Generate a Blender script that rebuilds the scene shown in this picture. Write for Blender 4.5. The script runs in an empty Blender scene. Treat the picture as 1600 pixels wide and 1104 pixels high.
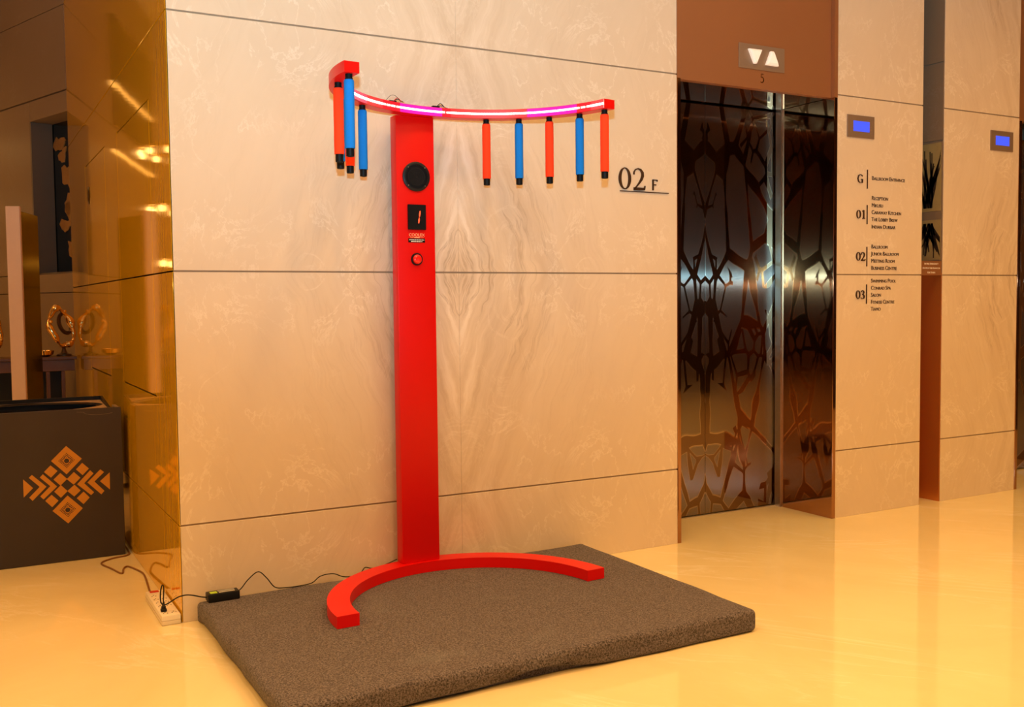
import bpy, bmesh, math, random
from mathutils import Vector, Matrix, noise
random.seed(7)
sc = bpy.context.scene
C = sc.collection
PI = math.pi

# ------------------------------------------------------------------ camera
cam_d = bpy.data.cameras.new('camera')
cam = bpy.data.objects.new('camera', cam_d)
C.objects.link(cam)
CAM = Vector((-0.7382, -4.0302, 1.2547))
r_ = Vector((0.87365367, -0.48643252, -0.01061509))
u_ = Vector((0.0347335, 0.04059168, 0.99857193))
f_ = Vector((0.48530697, 0.87277473, -0.05235858))
M = Matrix((r_, u_, -f_)).transposed().to_4x4()
M.translation = CAM
cam.matrix_world = M
cam_d.sensor_width = 36.0
cam_d.lens = 36.0 * 1558.4 / 1600
cam_d.clip_start = 0.05
sc.camera = cam

# ------------------------------------------------------------------ world, exposure, main lights
w = bpy.data.worlds.new('world')
sc.world = w
w.use_nodes = True
w.node_tree.nodes['Background'].inputs[0].default_value = (1.0, 0.62, 0.28, 1)
w.node_tree.nodes['Background'].inputs[1].default_value = 0.02
sc.view_settings.view_transform = 'Standard'
sc.view_settings.look = 'None'
sc.view_settings.gamma = 1
sc.view_settings.use_curve_mapping = False
sc.view_settings.exposure = 0.0

CEIL = 4.2
WARM = (1.0, 0.53, 0.15)


def light(name, kind, loc, energy, color, size=0.2, rot=(0, 0, 0), size_y=None, spread=None):
    d = bpy.data.lights.new(name, kind)
    d.energy = energy
    d.color = color
    if kind == 'AREA':
        d.shape = 'RECTANGLE' if size_y else 'DISK'
        d.size = size
        if size_y:
            d.size_y = size_y
        if spread:
            d.spread = spread
    else:
        d.shadow_soft_size = size
    o = bpy.data.objects.new(name, d)
    o.location = loc
    o.rotation_euler = rot
    C.objects.link(o)
    return o


# the photographer's flash, a hand's width above the lens (every stick's shadow points to it)
FLASH = CAM + Vector((-0.018, -0.028, 0.2525))
fl = light('camera_flash', 'SPOT', FLASH, 730.0, (0.36, 0.78, 1.0), 0.03)
fl.data.spot_size = math.radians(112)
fl.data.spot_blend = 1.0
aim = Vector((f_.x, f_.y, 0)).normalized() * math.cos(math.radians(40)) + Vector((0, 0, math.sin(math.radians(40))))
fl.rotation_euler = aim.to_track_quat('-Z', 'Y').to_euler()
# warm lobby ceiling lamps, plus hall ones added to brighten the gold wall
LAMPS = [(-4.9 + 1.15 * i, y) for i in range(11) for y in (-1.55, -2.95, -4.35, -5.75)] + [(-4.9 + 1.15 * i, y) for i in range(3) for y in (-.15, 1.25, 2.65)] + [(-1.9, 5.9), (-2.9, 5.9)]
for (x, y) in LAMPS:
    light('ceiling_lamp_light', 'AREA', (x, y, CEIL - 0.035), 12.0, WARM, 0.22, spread=math.radians(125))

# ------------------------------------------------------------------ materials
MATS = {}


class NT:
    def __init__(self, name):
        self.m = bpy.data.materials.new(name)
        self.m.use_nodes = True
        self.t = self.m.node_tree
        self.b = self.t.nodes['Principled BSDF']
        MATS[name] = self.m

    def n(self, typ, **kw):
        nd = self.t.nodes.new(typ)
        for k, v in kw.items():
            if isinstance(k, str) and hasattr(nd, k) and k not in ('inputs',):
                setattr(nd, k, v)
        return nd

    def l(self, a, b):
        self.t.links.new(a, b)

    def math(self, op, a, b=None, c=None, clamp=False):
        nd = self.t.nodes.new('ShaderNodeMath')
        nd.operation = op
        nd.use_clamp = clamp
        for i, v in enumerate((a, b, c)):
            if v is None:
                continue
            if isinstance(v, (int, float)):
                nd.inputs[i].default_value = v
            else:
                self.l(v, nd.inputs[i])
        return nd.outputs[0]

    def pos(self):
        return self.n('ShaderNodeNewGeometry').outputs['Position']

    def sep(self, v):
        nd = self.n('ShaderNodeSeparateXYZ')
        self.l(v, nd.inputs[0])
        return nd.outputs

    def comb(self, x, y, z):
        nd = self.n('ShaderNodeCombineXYZ')
        for i, v in enumerate((x, y, z)):
            if isinstance(v, (int, float)):
                nd.inputs[i].default_value = v
            else:
                self.l(v, nd.inputs[i])
        return nd.outputs[0]

    def noise(self, vec, scale, detail=4, rough=.55, dist=0.0):
        nd = self.n('ShaderNodeTexNoise')
        if vec is not None:
            self.l(vec, nd.inputs['Vector'])
        nd.inputs['Scale'].default_value = scale
        nd.inputs['Detail'].default_value = detail
        nd.inputs['Roughness'].default_value = rough
        nd.inputs['Distortion'].default_value = dist
        return nd.outputs['Fac']

    def ramp(self, fac, stops):
        nd = self.n('ShaderNodeValToRGB')
        e = nd.color_ramp.elements
        while len(e) < len(stops):
            e.new(.5)
        for el, (p, c) in zip(e, stops):
            el.position = p
            el.color = (c, c, c, 1) if isinstance(c, (int, float)) else (*c, 1)
        self.l(fac, nd.inputs[0])
        return nd.outputs[0]

    def mix(self, fac, a, b):
        nd = self.n('ShaderNodeMix', data_type='RGBA')
        for s, v in ((nd.inputs[0], fac), (nd.inputs[6], a), (nd.inputs[7], b)):
            if isinstance(v, (int, float)):
                s.default_value = v
            elif isinstance(v, tuple):
                s.default_value = (*v, 1)
            else:
                self.l(v, s)
        return nd.outputs[2]

    def bump(self, h, strength, dist=.01):
        nd = self.n('ShaderNodeBump')
        nd.inputs['Strength'].default_value = strength
        nd.inputs['Distance'].default_value = dist
        self.l(h, nd.inputs['Height'])
        self.l(nd.outputs[0], self.b.inputs['Normal'])

    def set(self, **kw):
        for k, v in kw.items():
            s = self.b.inputs[k.replace('_', ' ')]
            if isinstance(v, tuple):
                s.default_value = (*v, 1) if len(v) == 3 else v
            elif isinstance(v, (int, float)):
                s.default_value = v
            else:
                self.l(v, s)
        return self


def plain(name, col, rough=.5, metal=0.0, var=.06, nscale=30, emit=None, es=0, coat=0, bump=0, spec=.5):
    m = NT(name)
    nz = m.noise(m.pos(), nscale, 3)
    c2 = tuple(max(0, c * (1 - var)) for c in col)
    m.set(Base_Color=m.mix(nz, c2, tuple(min(1, c * (1 + var)) for c in col)), Roughness=rough, Metallic=metal,
          Coat_Weight=coat, Specular_IOR_Level=spec)
    if bump:
        m.bump(m.noise(m.pos(), nscale * 6, 3), bump, .002)
    if emit:
        m.set(Emission_Color=emit, Emission_Strength=es)
    return m.m


def marble(name, xc, veins=1.0, tone=1.0):
    m = NT(name)
    P = m.pos()
    x, y, z = m.sep(P)
    u = m.math('ABSOLUTE', m.math('SUBTRACT', x, xc))
    wv = m.math('PINGPONG', m.math('SUBTRACT', z, 1.385), 1.0)
    uvw = m.comb(u, y, wv)
    d1 = m.noise(uvw, 2.2, 3)
    d2 = m.noise(uvw, 9.0, 3)
    dd = m.math('ADD', m.math('MULTIPLY', d1, .15), m.math('MULTIPLY', d2, .035))
    t = m.math('ADD', m.math('ADD', u, m.math('MULTIPLY', wv, .36)), m.math('SUBTRACT', dd, .09))
    tv = m.comb(m.math('MULTIPLY', t, 9.0), m.math('MULTIPLY', u, .4), m.math('MULTIPLY', wv, .7))
    n1 = m.noise(tv, 1.6, 8, .66, .15)
    mask = m.math('MULTIPLY', m.ramp(t, [(0, 1.0), (.30, 1.0), (.62, .22), (1, .08)]), veins)
    base = m.mix(m.noise(uvw, 2.0, 5, .6, .6), (.67, .545, .415), (.77, .645, .51))
    cv = m.ramp(n1, [(.30, (.54, .40, .275)), (.46, (.67, .54, .41)), (.56, (.74, .61, .48)), (.70, (.88, .77, .66))])
    base = m.mix(m.math('MULTIPLY', mask, .75), base, cv)
    # a few thin dark veins running with the grain
    n2 = m.noise(m.comb(m.math('MULTIPLY', t, 5.0), m.math('MULTIPLY', u, .3), m.math('MULTIPLY', wv, .5)), 1.2, 5, .6, .1)
    ln = m.ramp(m.math('ABSOLUTE', m.math('SUBTRACT', n2, .46)), [(0, 1), (.008, .35), (.02, 0)])
    base = m.mix(m.math('MULTIPLY', m.math('MULTIPLY', ln, mask), .5), base, (.36, .25, .16))
    # pale hairline web over the whole slab
    n3 = m.noise(m.comb(m.math('MULTIPLY', u, 1.5), y, wv), 3.2, 9, .66, 1.2)
    web = m.ramp(m.math('ABSOLUTE', m.math('SUBTRACT', n3, .5)), [(0, 1), (.008, .4), (.022, 0)])
    web = m.math('MULTIPLY', web, m.ramp(m.noise(uvw, 3.1, 3), [(.42, 0), (.62, 1)]))
    base = m.mix(m.math('MULTIPLY', web, .5), base, (.93, .84, .73))
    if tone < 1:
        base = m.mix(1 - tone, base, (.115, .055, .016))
    m.set(Base_Color=base, Roughness=.55 if tone < 1 else m.ramp(n1, [(0, .2), (1, .3)]), Specular_IOR_Level=.4)
    m.bump(m.noise(uvw, 26, 4), .035, .004)
    return m.m


marble('stone_front', 1.234)
marble('stone_pillar', 2.9, .9)
marble('stone_far_pillar', 5.3)
marble('stone_hall', -9.0, .5, .2)  # shaded copy of the marble, the dim hall put into its colour

m = NT('floor_marble')
P = m.pos()
nb = m.noise(P, .9, 6, .6, .8)
base = m.mix(m.ramp(nb, [(.3, 0), (.7, 1)]), (.74, .60, .33), (.85, .72, .43))
x, y, z = m.sep(P)
n3 = m.noise(m.comb(m.math('MULTIPLY', m.math('ADD', x, m.math('MULTIPLY', y, .8)), 1.0), m.math('MULTIPLY', y, .35), 0.0), 2.0, 9, .65, 1.0)
web = m.ramp(m.math('ABSOLUTE', m.math('SUBTRACT', n3, .5)), [(0, 1), (.006, .45), (.03, 0)])
web = m.math('MULTIPLY', web, m.ramp(m.noise(P, 1.3, 3), [(.45, 0), (.6, 1)]))
base = m.mix(m.math('MULTIPLY', web, .55), base, (.95, .85, .66))
m.set(Base_Color=base, Roughness=m.ramp(m.noise(P, 5, 4), [(.3, .05), (.7, .11)]), Specular_IOR_Level=.5, Coat_Weight=.25, Coat_Roughness=.02)
m.bump(m.noise(P, 3.0, 2), .02, .01)

m = NT('gold_cladding')
x, y, z = m.sep(m.pos())
gr = m.noise(m.comb(x, m.math('MULTIPLY', y, 46), m.math('MULTIPLY', z, 1.3)), 1.0, 5, .6)
m.set(Base_Color=m.mix(m.ramp(gr, [(.3, 0), (.7, 1)]), (.80, .43, .006), (1.0, .60, .014)), Metallic=.40, Roughness=.05)
m.bump(m.noise(m.pos(), 1.6, 2), .03, .02)

plain('copper_mirror', (.78, .30, .10), .06, 1.0, .03, 5)
plain('copper_reveal', (.50, .27, .15), .05, 1.0, .03, 5)
plain('copper_slot', (.66, .26, .065), .2, .62, .05, 5)
plain('copper_satin', (.42, .185, .082), .42, .55, .05, 3)
plain('plate_bronze', (.34, .235, .165), .42, .5, .03, 40)
plain('steel_brushed', (.62, .58, .54), .28, 1.0, .1, 60)
plain('red_paint', (.66, .0025, .0015), .36, 0, .03, 8, spec=.3)
plain('black_plastic', (.008, .008, .009), .42, 0, .2, 60, spec=.25)
plain('black_rubber', (.005, .005, .006), .5, 0, .2, 60, spec=.15)
plain('black_void', (.004, .004, .004), .6, 0, .2, 20)
plain('foam_blue', (.004, .19, .72), .85, 0, .08, 160, bump=.25, spec=.2)
plain('foam_red', (.95, .055, .012), .85, 0, .08, 160, bump=.25, spec=.2)
plain('dark_letter', (.060, .026, .011), .45, .3, .1, 60)
plain('grey_joint', (.34, .25, .17), .8, 0, .1, 30)
plain('strip_white', (.78, .70, .58), .4, 0, .03, 40)
plain('button_red', (.85, .010, .008), .12, 0, .02, 40, coat=.6)
plain('print_white', (.82, .74, .66), .5, 0, .02, 40)
plain('print_orange', (.95, .46, .24), .5, 0, .03, 40)
plain('label_green', (.36, .55, .02), .45, 0, .1, 200)
plain('print_grey', (.42, .40, .36), .5, 0, .1, 200)
plain('switch_red', (.55, .03, .01), .3, 0, .05, 40)
plain('cord_brown', (.20, .085, .022), .5, 0, .2, 60)
plain('box_board', (.034, .0235, .0205), .6, 0, .22, 4, bump=.1)
plain('board_edge', (.22, .15, .09), .6, 0, .2, 30)
plain('emblem_orange', (.53, .235, .020), .5, 0, .06, 60)
plain('tray_gloss', (.015, .010, .008), .12, 0, .1, 20)
plain('tray_lip', (.45, .30, .18), .3, 0, .1, 20)
plain('totem_edge', (.63, .47, .41), .4, 0, .04, 20)
plain('totem_panel', (.020, .011, .007), .18, 0, .1, 10)
plain('table_wood', (.13, .052, .012), .35, 0, .2, 12)
plain('brass_polished', (.80, .50, .19), .10, 1.0, .05, 20)
plain('dark_bronze', (.09, .05, .025), .3, .7, .2, 20)
plain('jamb_grey', (.13, .095, .07), .5, 0, .05, 10)
plain('night_glass', (.006, .007, .008), .06, 0, .1, 10)
plain('leaf_gold', (.30, .155, .045), .5, 0, .3, 20)
plain('hall_wall', (.30, .18, .10), .5, 0, .25, 2)
plain('dark_panel', (.035, .021, .013), .25, 0, .3, 3)
plain('ceiling_paint', (.66, .57, .45), .7, 0, .04, 3)
plain('art_ground', (.36, .26, .10), .6, 0, .15, 20)
plain('art_ink', (.026, .016, .010), .6, 0, .2, 30)
plain('led_tape', (.75, .70, .62), .5, 0, .05, 200)
plain('wire_yellow', (.75, .42, .05), .5, 0, .1, 60)
plain('wire_blue', (.03, .03, .22), .5, 0, .1, 60)
plain('wire_red', (.6, .02, .02), .5, 0, .1, 60)
plain('screen_blue', (.03, .04, .3), .3, 0, .02, 5, emit=(.055, .105, .93), es=1.0)
plain('arrow_glow', (.8, .75, .7), .3, 0, .02, 5, emit=(1.0, .80, .62), es=.38)
plain('digit_glow', (.6, .03, .01), .4, 0, .02, 5, emit=(1.0, .075, .02), es=2.2)
plain('lamp_glow', (.9, .8, .6), .5, 0, .02, 5, emit=(1.0, .62, .22), es=14)
plain('cove_glow', (.9, .8, .6), .5, 0, .02, 5, emit=(1.0, .50, .09), es=1.3)
plain('led_line_glow', (.8, .8, .8), .4, 0, .02, 5, emit=(.80, .92, 1.0), es=11)
plain('crystal_glow', (.9, .8, .6), .3, 0, .02, 5, emit=(1.0, .62, .20), es=7)
LEDS = {'white': ((1.0, .86, .86), 9), 'cool': ((.80, .80, 1.0), 9), 'purple': ((.80, .30, 1.0), 11), 'red': ((1.0, .42, .32), 4), 'warm': ((1.0, .62, .52), 8)}
for k, (c, s) in LEDS.items():
    plain('sleeve_' + k, (.5, .01, .02), .4, 0, .02, 5, emit={'white': (.95, .06, .05), 'cool': (.62, .10, .16), 'purple': (.72, .0, .60), 'red': (.70, .0, .01), 'warm': (.80, .05, .035)}[k], es=.85)  # emissive colour standing in for the LED glare on the arm
    plain('led_' + k, (.8, .8, .8), .4, 0, .02, 5, emit=c, es=s)

# carpet felt
m = NT('carpet_felt')
P = m.pos()
n1 = m.noise(P, 175, 2, .8)
n2 = m.noise(P, 40, 4, .75)
n3 = m.noise(P, 3.5, 4, .6)
c = m.mix(m.ramp(n1, [(.39, 0), (.62, 1)]), (.030, .026, .029), (.190, .160, .172))
c = m.mix(m.math('MULTIPLY', m.ramp(n2, [(.35, 0), (.7, 1)]), .45), c, (.10, .078, .078))
dust = m.ramp(m.noise(P, 2.3, 3, .5, .4), [(.62, 0), (.78, .35)])
c = m.mix(dust, c, (.19, .19, .20))
m.set(Base_Color=c, Roughness=.95, Specular_IOR_Level=.1, Sheen_Weight=.12)
m.bump(m.math('ADD', n1, m.math('MULTIPLY', n2, .7)), .32, .004)

# etched, vertically brushed lift door: polished bands around brushed cells, mirrored about the meeting line
DOORX = 3.03
m = NT('door_etched')
x, y, z = m.sep(m.pos())
u = m.math('ABSOLUTE', m.math('SUBTRACT', x, DOORX))
uz = m.comb(u, 0.0, z)


def etch(sx, sz, off, t0, t1):
    vv = m.n('ShaderNodeTexVoronoi', feature='DISTANCE_TO_EDGE')
    vv.inputs['Scale'].default_value = 1.0
    vv.inputs['Randomness'].default_value = 1.0
    m.l(m.comb(m.math('MULTIPLY', u, sx), off, m.math('MULTIPLY', z, sz)), vv.inputs['Vector'])
    th = m.ramp(m.noise(uz, 4.0, 1), [(.32, t0), (.68, t1)])
    return m.math('SUBTRACT', vv.outputs['Distance'], th)


d1_ = etch(5.2, 2.1, .3, .025, .10)
d2_ = etch(10.5, 6.2, 2.7, .035, .12)
sel = m.math('GREATER_THAN', m.noise(uz, 2.6, 0), .53)
d2m = m.math('ADD', d2_, m.math('MULTIPLY', m.math('SUBTRACT', 1.0, sel), 5.0))
dm = m.math('MINIMUM', d1_, d2m)
band = m.math('LESS_THAN', dm, 0.0)
edge = m.math('LESS_THAN', m.math('ABSOLUTE', dm), .010)
m.set(Base_Color=m.mix(edge, m.mix(band, (.30, .235, .18), (.24, .15, .09)), (.50, .38, .26)), Metallic=1.0,
      Roughness=m.mix(band, (.25, .25, .25), (.06, .06, .06)),
      Anisotropic=m.math('MULTIPLY', m.math('SUBTRACT', 1.0, band), 1.0))
m.l(m.comb(1.0, 0.0, 0.0), m.b.inputs['Tangent'])
gl = m.n('ShaderNodeBsdfAnisotropic')
gl.inputs['Color'].default_value = (.34, .30, .27, 1)
gl.inputs['Roughness'].default_value = .20
gl.inputs['Anisotropy'].default_value = .90
m.l(m.comb(0.0, 0.0, 1.0), gl.inputs['Tangent'])
ms = m.n('ShaderNodeMixShader')
m.l(m.math('MULTIPLY', m.math('SUBTRACT', 1.0, band), .5), ms.inputs[0])
m.l(m.b.outputs[0], ms.inputs[1])
m.l(gl.outputs[0], ms.inputs[2])
m.l(ms.outputs[0], m.t.nodes['Material Output'].inputs['Surface'])


# ------------------------------------------------------------------ mesh helpers
class MB:
    def __init__(self):
        self.bm = bmesh.new()

    def _xf(self, vs, mat):
        if mat is not None:
            bmesh.ops.transform(self.bm, matrix=mat, verts=vs)

    def box(self, x0, x1, y0, y1, z0, z1, bev=0.0, seg=2, mat=None):
        r = bmesh.ops.create_cube(self.bm, size=1)
        vs = r['verts']
        for v in vs:
            v.co = Vector(((x0 + x1) / 2 + v.co.x * (x1 - x0), (y0 + y1) / 2 + v.co.y * (y1 - y0), (z0 + z1) / 2 + v.co.z * (z1 - z0)))
        if bev > 0:
            es = list({e for v in vs for e in v.link_edges})
            rb = bmesh.ops.bevel(self.bm, geom=es, offset=bev, segments=seg, profile=.5, affect='EDGES')
            vs = list({v for f in rb['faces'] for v in f.verts} | {v for v in vs if v.is_valid})
            seen = set(vs)
            st = list(vs)
            while st:
                q = st.pop()
                for e in q.link_edges:
                    o = e.other_vert(q)
                    if o not in seen:
                        seen.add(o)
                        st.append(o)
            vs = list(seen)
        self._xf(vs, mat)
        return self

    def lathe(self, prof, c=(0, 0, 0), axis='Z', n=24, mat=None):
        # prof: (radius, height) pairs; axis Z up, or Y toward -y
        rings = []
        vs = []
        for (r, h) in prof:
            ring = []
            if r < 1e-6:
                p = Vector((0, 0, h))
                ring = [self.bm.verts.new(p)]
            else:
                ring = [self.bm.verts.new(Vector((r * math.cos(2 * PI * i / n), r * math.sin(2 * PI * i / n), h))) for i in range(n)]
            rings.append(ring)
            vs += ring
        for a, b in zip(rings, rings[1:]):
            if len(a) == 1 and len(b) == 1:
                continue
            for i in range(n):
                j = (i + 1) % n
                if len(a) == 1:
                    self.bm.faces.new((a[0], b[i], b[j]))
                elif len(b) == 1:
                    self.bm.faces.new((a[i], a[j], b[0]))
                else:
                    self.bm.faces.new((a[i], a[j], b[j], b[i]))
        for ring in (rings[0], rings[-1]):
            if len(ring) > 2:
                try:
                    self.bm.faces.new(ring)
                except ValueError:
                    pass
        R = Matrix.Identity(4)
        if axis == 'Y':
            R = Matrix.Rotation(PI / 2, 4, 'X')
        T = Matrix.Translation(c) @ R
        bmesh.ops.transform(self.bm, matrix=T if mat is None else mat @ T, verts=vs)
        return self

    def tube(self, pts, r, n=8, closed=False):
        pts = [Vector(p) for p in pts]
        N = len(pts)
        rr = r if isinstance(r, (list, tuple)) else [r] * N
        rings = []
        up = Vector((0, 0, 1))
        prev = None
        for i, p in enumerate(pts):
            a = pts[(i - 1) % N] if (closed or i > 0) else p
            b = pts[(i + 1) % N] if (closed or i < N - 1) else p
            t = (b - a)
            t = t.normalized() if t.length > 1e-9 else Vector((1, 0, 0))
            if prev is None:
                s = t.cross(up)
                if s.length < .1:
                    s = t.cross(Vector((1, 0, 0)))
            else:
                s = prev - t * prev.dot(t)
                if s.length < 1e-4:
                    s = t.cross(up)
            s.normalize()
            prev = s
            q = t.cross(s)
            rings.append([self.bm.verts.new(p + s * rr[i] * math.cos(2 * PI * k / n) + q * rr[i] * math.sin(2 * PI * k / n)) for k in range(n)])
        for i in range(N if closed else N - 1):
            a, b = rings[i], rings[(i + 1) % N]
            for k in range(n):
                self.bm.faces.new((a[k], a[(k + 1) % n], b[(k + 1) % n], b[k]))
        if not closed:
            self.bm.faces.new(rings[0])
            self.bm.faces.new(rings[-1])
        return self

    def prism(self, poly, axis, a, b):
        # poly of 2D points; axis 'Y': (x,z) extruded y from a to b; 'Z': (x,y); 'X': (y,z)
        def P(q, h):
            if axis == 'Y':
                return (q[0], h, q[1])
            if axis == 'X':
                return (h, q[0], q[1])
            return (q[0], q[1], h)
        A = [self.bm.verts.new(P(q, a)) for q in poly]
        B = [self.bm.verts.new(P(q, b)) for q in poly]
        n = len(poly)
        self.bm.faces.new(A)
        self.bm.faces.new(B)
        for i in range(n):
            self.bm.faces.new((A[i], A[(i + 1) % n], B[(i + 1) % n], B[i]))
        return self

    def ribbon(self, pts, widths, yb, yf):
        # a flat stroke in the (x,z) plane with varying width, extruded between yb (back) and yf (front)
        n = len(pts)
        L, R = [], []
        for i in range(n):
            a = Vector(pts[max(0, i - 1)])
            b = Vector(pts[min(n - 1, i + 1)])
            t = (b - a).normalized()
            s = Vector((-t.y, t.x))
            w_ = widths[i] / 2
            p = Vector(pts[i])
            L.append(p + s * w_)
            R.append(p - s * w_)
        def V(q, y):
            return self.bm.verts.new((q.x, y, q.y))
        lf = [V(q, yf) for q in L]; rf = [V(q, yf) for q in R]
        lb = [V(q, yb) for q in L]; rb = [V(q, yb) for q in R]
        for i in range(n - 1):
            self.bm.faces.new((lf[i], lf[i + 1], rf[i + 1], rf[i]))
            self.bm.faces.new((lb[i], rb[i], rb[i + 1], lb[i + 1]))
            self.bm.faces.new((lf[i], lb[i], lb[i + 1], lf[i + 1]))
            self.bm.faces.new((rf[i], rf[i + 1], rb[i + 1], rb[i]))
        self.bm.faces.new((lf[0], rf[0], rb[0], lb[0]))
        self.bm.faces.new((lf[-1], lb[-1], rb[-1], rf[-1]))
        return self

    def build(self, name, mat, parent=None, smooth=False, angle=None):
        bm = self.bm
        bmesh.ops.recalc_face_normals(bm, faces=bm.faces)
        if parent is not None:
            bmesh.ops.translate(bm, verts=bm.verts, vec=-wloc(parent))
        me = bpy.data.meshes.new(name)
        bm.to_mesh(me)
        bm.free()
        if smooth:
            me.polygons.foreach_set('use_smooth', [True] * len(me.polygons))
            try:
                me.set_sharp_from_angle(angle=angle or math.radians(40))
            except Exception:
                pass
        me.materials.append(MATS[mat])
        o = bpy.data.objects.new(name, me)
        C.objects.link(o)
        if parent is not None:
            o.parent = parent
        return o


def wloc(o):
    v = Vector((0, 0, 0))
    while o is not None:
        v += o.location
        o = o.parent
    return v


def tag(o, label, cat, group=None):
    o['label'] = label
    o['category'] = cat
    if group:
        o['group'] = group
    return o


def thing(name, label, cat, loc, group=None):
    o = bpy.data.objects.new(name, None)
    o.location = loc
    o.empty_display_size = .05
    C.objects.link(o)
    return tag(o, label, cat, group)


def struct(o, label=None):
    o['kind'] = 'structure'
    if label:
        o['label'] = label
        o['category'] = label_cat(o.name)
    return o


def label_cat(n):
    return n.split('_')[0]


def arc_poly(c, ro, ri, a0, a1, n=64):
    P = [(c[0] + ro * math.cos(a0 + (a1 - a0) * i / n), c[1] + ro * math.sin(a0 + (a1 - a0) * i / n)) for i in range(n + 1)]
    P += [(c[0] + ri * math.cos(a1 + (a0 - a1) * i / n), c[1] + ri * math.sin(a1 + (a0 - a1) * i / n)) for i in range(n + 1)]
    return P


def arc_bar(mb, c, ro, ri, a0, a1, z0, z1, n=64, bev=0):
    bm = mb.bm
    rows = []
    for i in range(n + 1):
        a = a0 + (a1 - a0) * i / n
        ca, sa = math.cos(a), math.sin(a)
        rows.append([bm.verts.new((c[0] + r * ca, c[1] + r * sa, z)) for r, z in ((ro, z0), (ro, z1), (ri, z1), (ri, z0))])
    for A, B in zip(rows, rows[1:]):
        for k in range(4):
            bm.faces.new((A[k], A[(k + 1) % 4], B[(k + 1) % 4], B[k]))
    bm.faces.new(rows[0])
    bm.faces.new(rows[-1])
    return mb


def text_mesh(s, size, x, z, yf, depth=.002, align='LEFT', caps=.78, xs=1.0):
    cu = bpy.data.curves.new('txt', 'FONT')
    cu.body = s
    cu.size = size
    cu.extrude = depth / 2
    cu.align_x = align
    cu.resolution_u = 3
    cu.space_word = .8
    cu.small_caps_scale = caps
    for i, ch in enumerate(s):
        if ch.islower():
            cu.body_format[i].use_small_caps = True
    o = bpy.data.objects.new('txt', cu)
    C.objects.link(o)
    dg = bpy.context.evaluated_depsgraph_get()
    me = bpy.data.meshes.new_from_object(o.evaluated_get(dg))
    bpy.data.objects.remove(o)
    bpy.data.curves.remove(cu)
    mb = MB()
    mb.bm.from_mesh(me)
    bpy.data.meshes.remove(me)
    T = Matrix.Translation((x, yf + depth / 2, z)) @ Matrix.Rotation(PI / 2, 4, 'X') @ Matrix.Diagonal((xs, 1, 1, 1))
    bmesh.ops.transform(mb.bm, matrix=T, verts=mb.bm.verts)
    return mb


# ------------------------------------------------------------------ setting
W1, P1, P2, P3, P4 = 2.4674, 3.5966, 4.3067, 4.497, 5.216
J = [0.0, .385, 1.385, 2.385, 3.385]
G = .0035     # half a joint
floor = MB().box(-7, 8, -8.5, 7, -.1, 0).build('floor', 'floor_marble')
struct(floor, 'polished cream marble lobby floor')
ceil = MB().box(-7, 8, -8.5, 7, CEIL, CEIL + .1).build('ceiling', 'ceiling_paint')
struct(ceil, 'plain painted lobby ceiling')


def stone_wall(name, x0, x1, xs, mat, label, yback=1.2, first=0):
    core = MB().box(x0 + .004, x1 - .004, .0045, yback, 0, CEIL).build(name, 'grey_joint')
    struct(core, label)
    rows = J + [CEIL]
    for a, b in zip(rows, rows[1:]):
        for xa, xb in zip(xs, xs[1:]):
            g0 = .0 if xa == x0 else .0002
            g1 = .0 if xb == x1 else .0002
            lo = a + (G if a > 0 else 0)
            hi = b - (G if b < CEIL else 0)
            MB().box(xa + g0, xb - g1, 0, .0044, lo, hi, .001, 1).build('stone_panel', mat, core)
    return core


stone_wall('wall_front', 0.0, W1, [0.0, 1.234, W1], 'stone_front', 'cream book-matched marble wall behind the red game', 3.77)
stone_wall('wall_center', P1, P2, [P1, P2], 'stone_pillar', 'marble pier carrying the floor directory')
stone_wall('wall_right', P3, P4, [P3, P4], 'stone_far_pillar', 'marble pier between the slot and the second lift')
# slot between the piers: copper-lined below, stone above, with a deep back
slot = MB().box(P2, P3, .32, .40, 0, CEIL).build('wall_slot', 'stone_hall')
struct(slot, 'stone back of the narrow slot between two piers')
MB().box(P3 - .006, P3 - .0005, .004, .318, 0, 1.40).build('copper_lining', 'copper_slot', slot)
MB().box(P2 + .0005, P2 + .006, .004, .318, 0, 1.40).build('copper_lining', 'copper_slot', slot)
MB().box(P2 + .007, P3 - .007, .30, .318, 0, 1.40).build('copper_lining', 'copper_slot', slot)
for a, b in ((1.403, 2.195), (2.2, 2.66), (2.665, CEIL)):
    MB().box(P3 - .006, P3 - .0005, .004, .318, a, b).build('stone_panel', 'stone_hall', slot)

# gold clad return wall (x = 0), its panels drawn by hairline gaps
gcore = MB().box(.004, .05, .0125, 3.77, 0, CEIL).build('wall_left', 'black_void')
struct(gcore, 'amber gold mirror-clad side wall at the corner')


def gold(y0, y1, z0, z1, g=.003):
    MB().box(-.001, .0038, y0 + g, y1 - g, z0 + g, z1 - g, .0008, 1).build('gold_panel', 'gold_cladding', gcore)


D1 = (.43, 1.385)
D2 = (1.86, 2.79)
DZ = (.865, 2.121)
ys = [-.0003, .43, 1.385, 1.86, 2.79, 3.77]
for (z0, z1) in zip(J + [], J[1:] + [CEIL]):
    pass
gold(-.003, 3.77, 0, J[1])
gold(-.003, 3.77, J[3], J[4])
gold(-.003, 3.77, J[4], CEIL)
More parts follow.
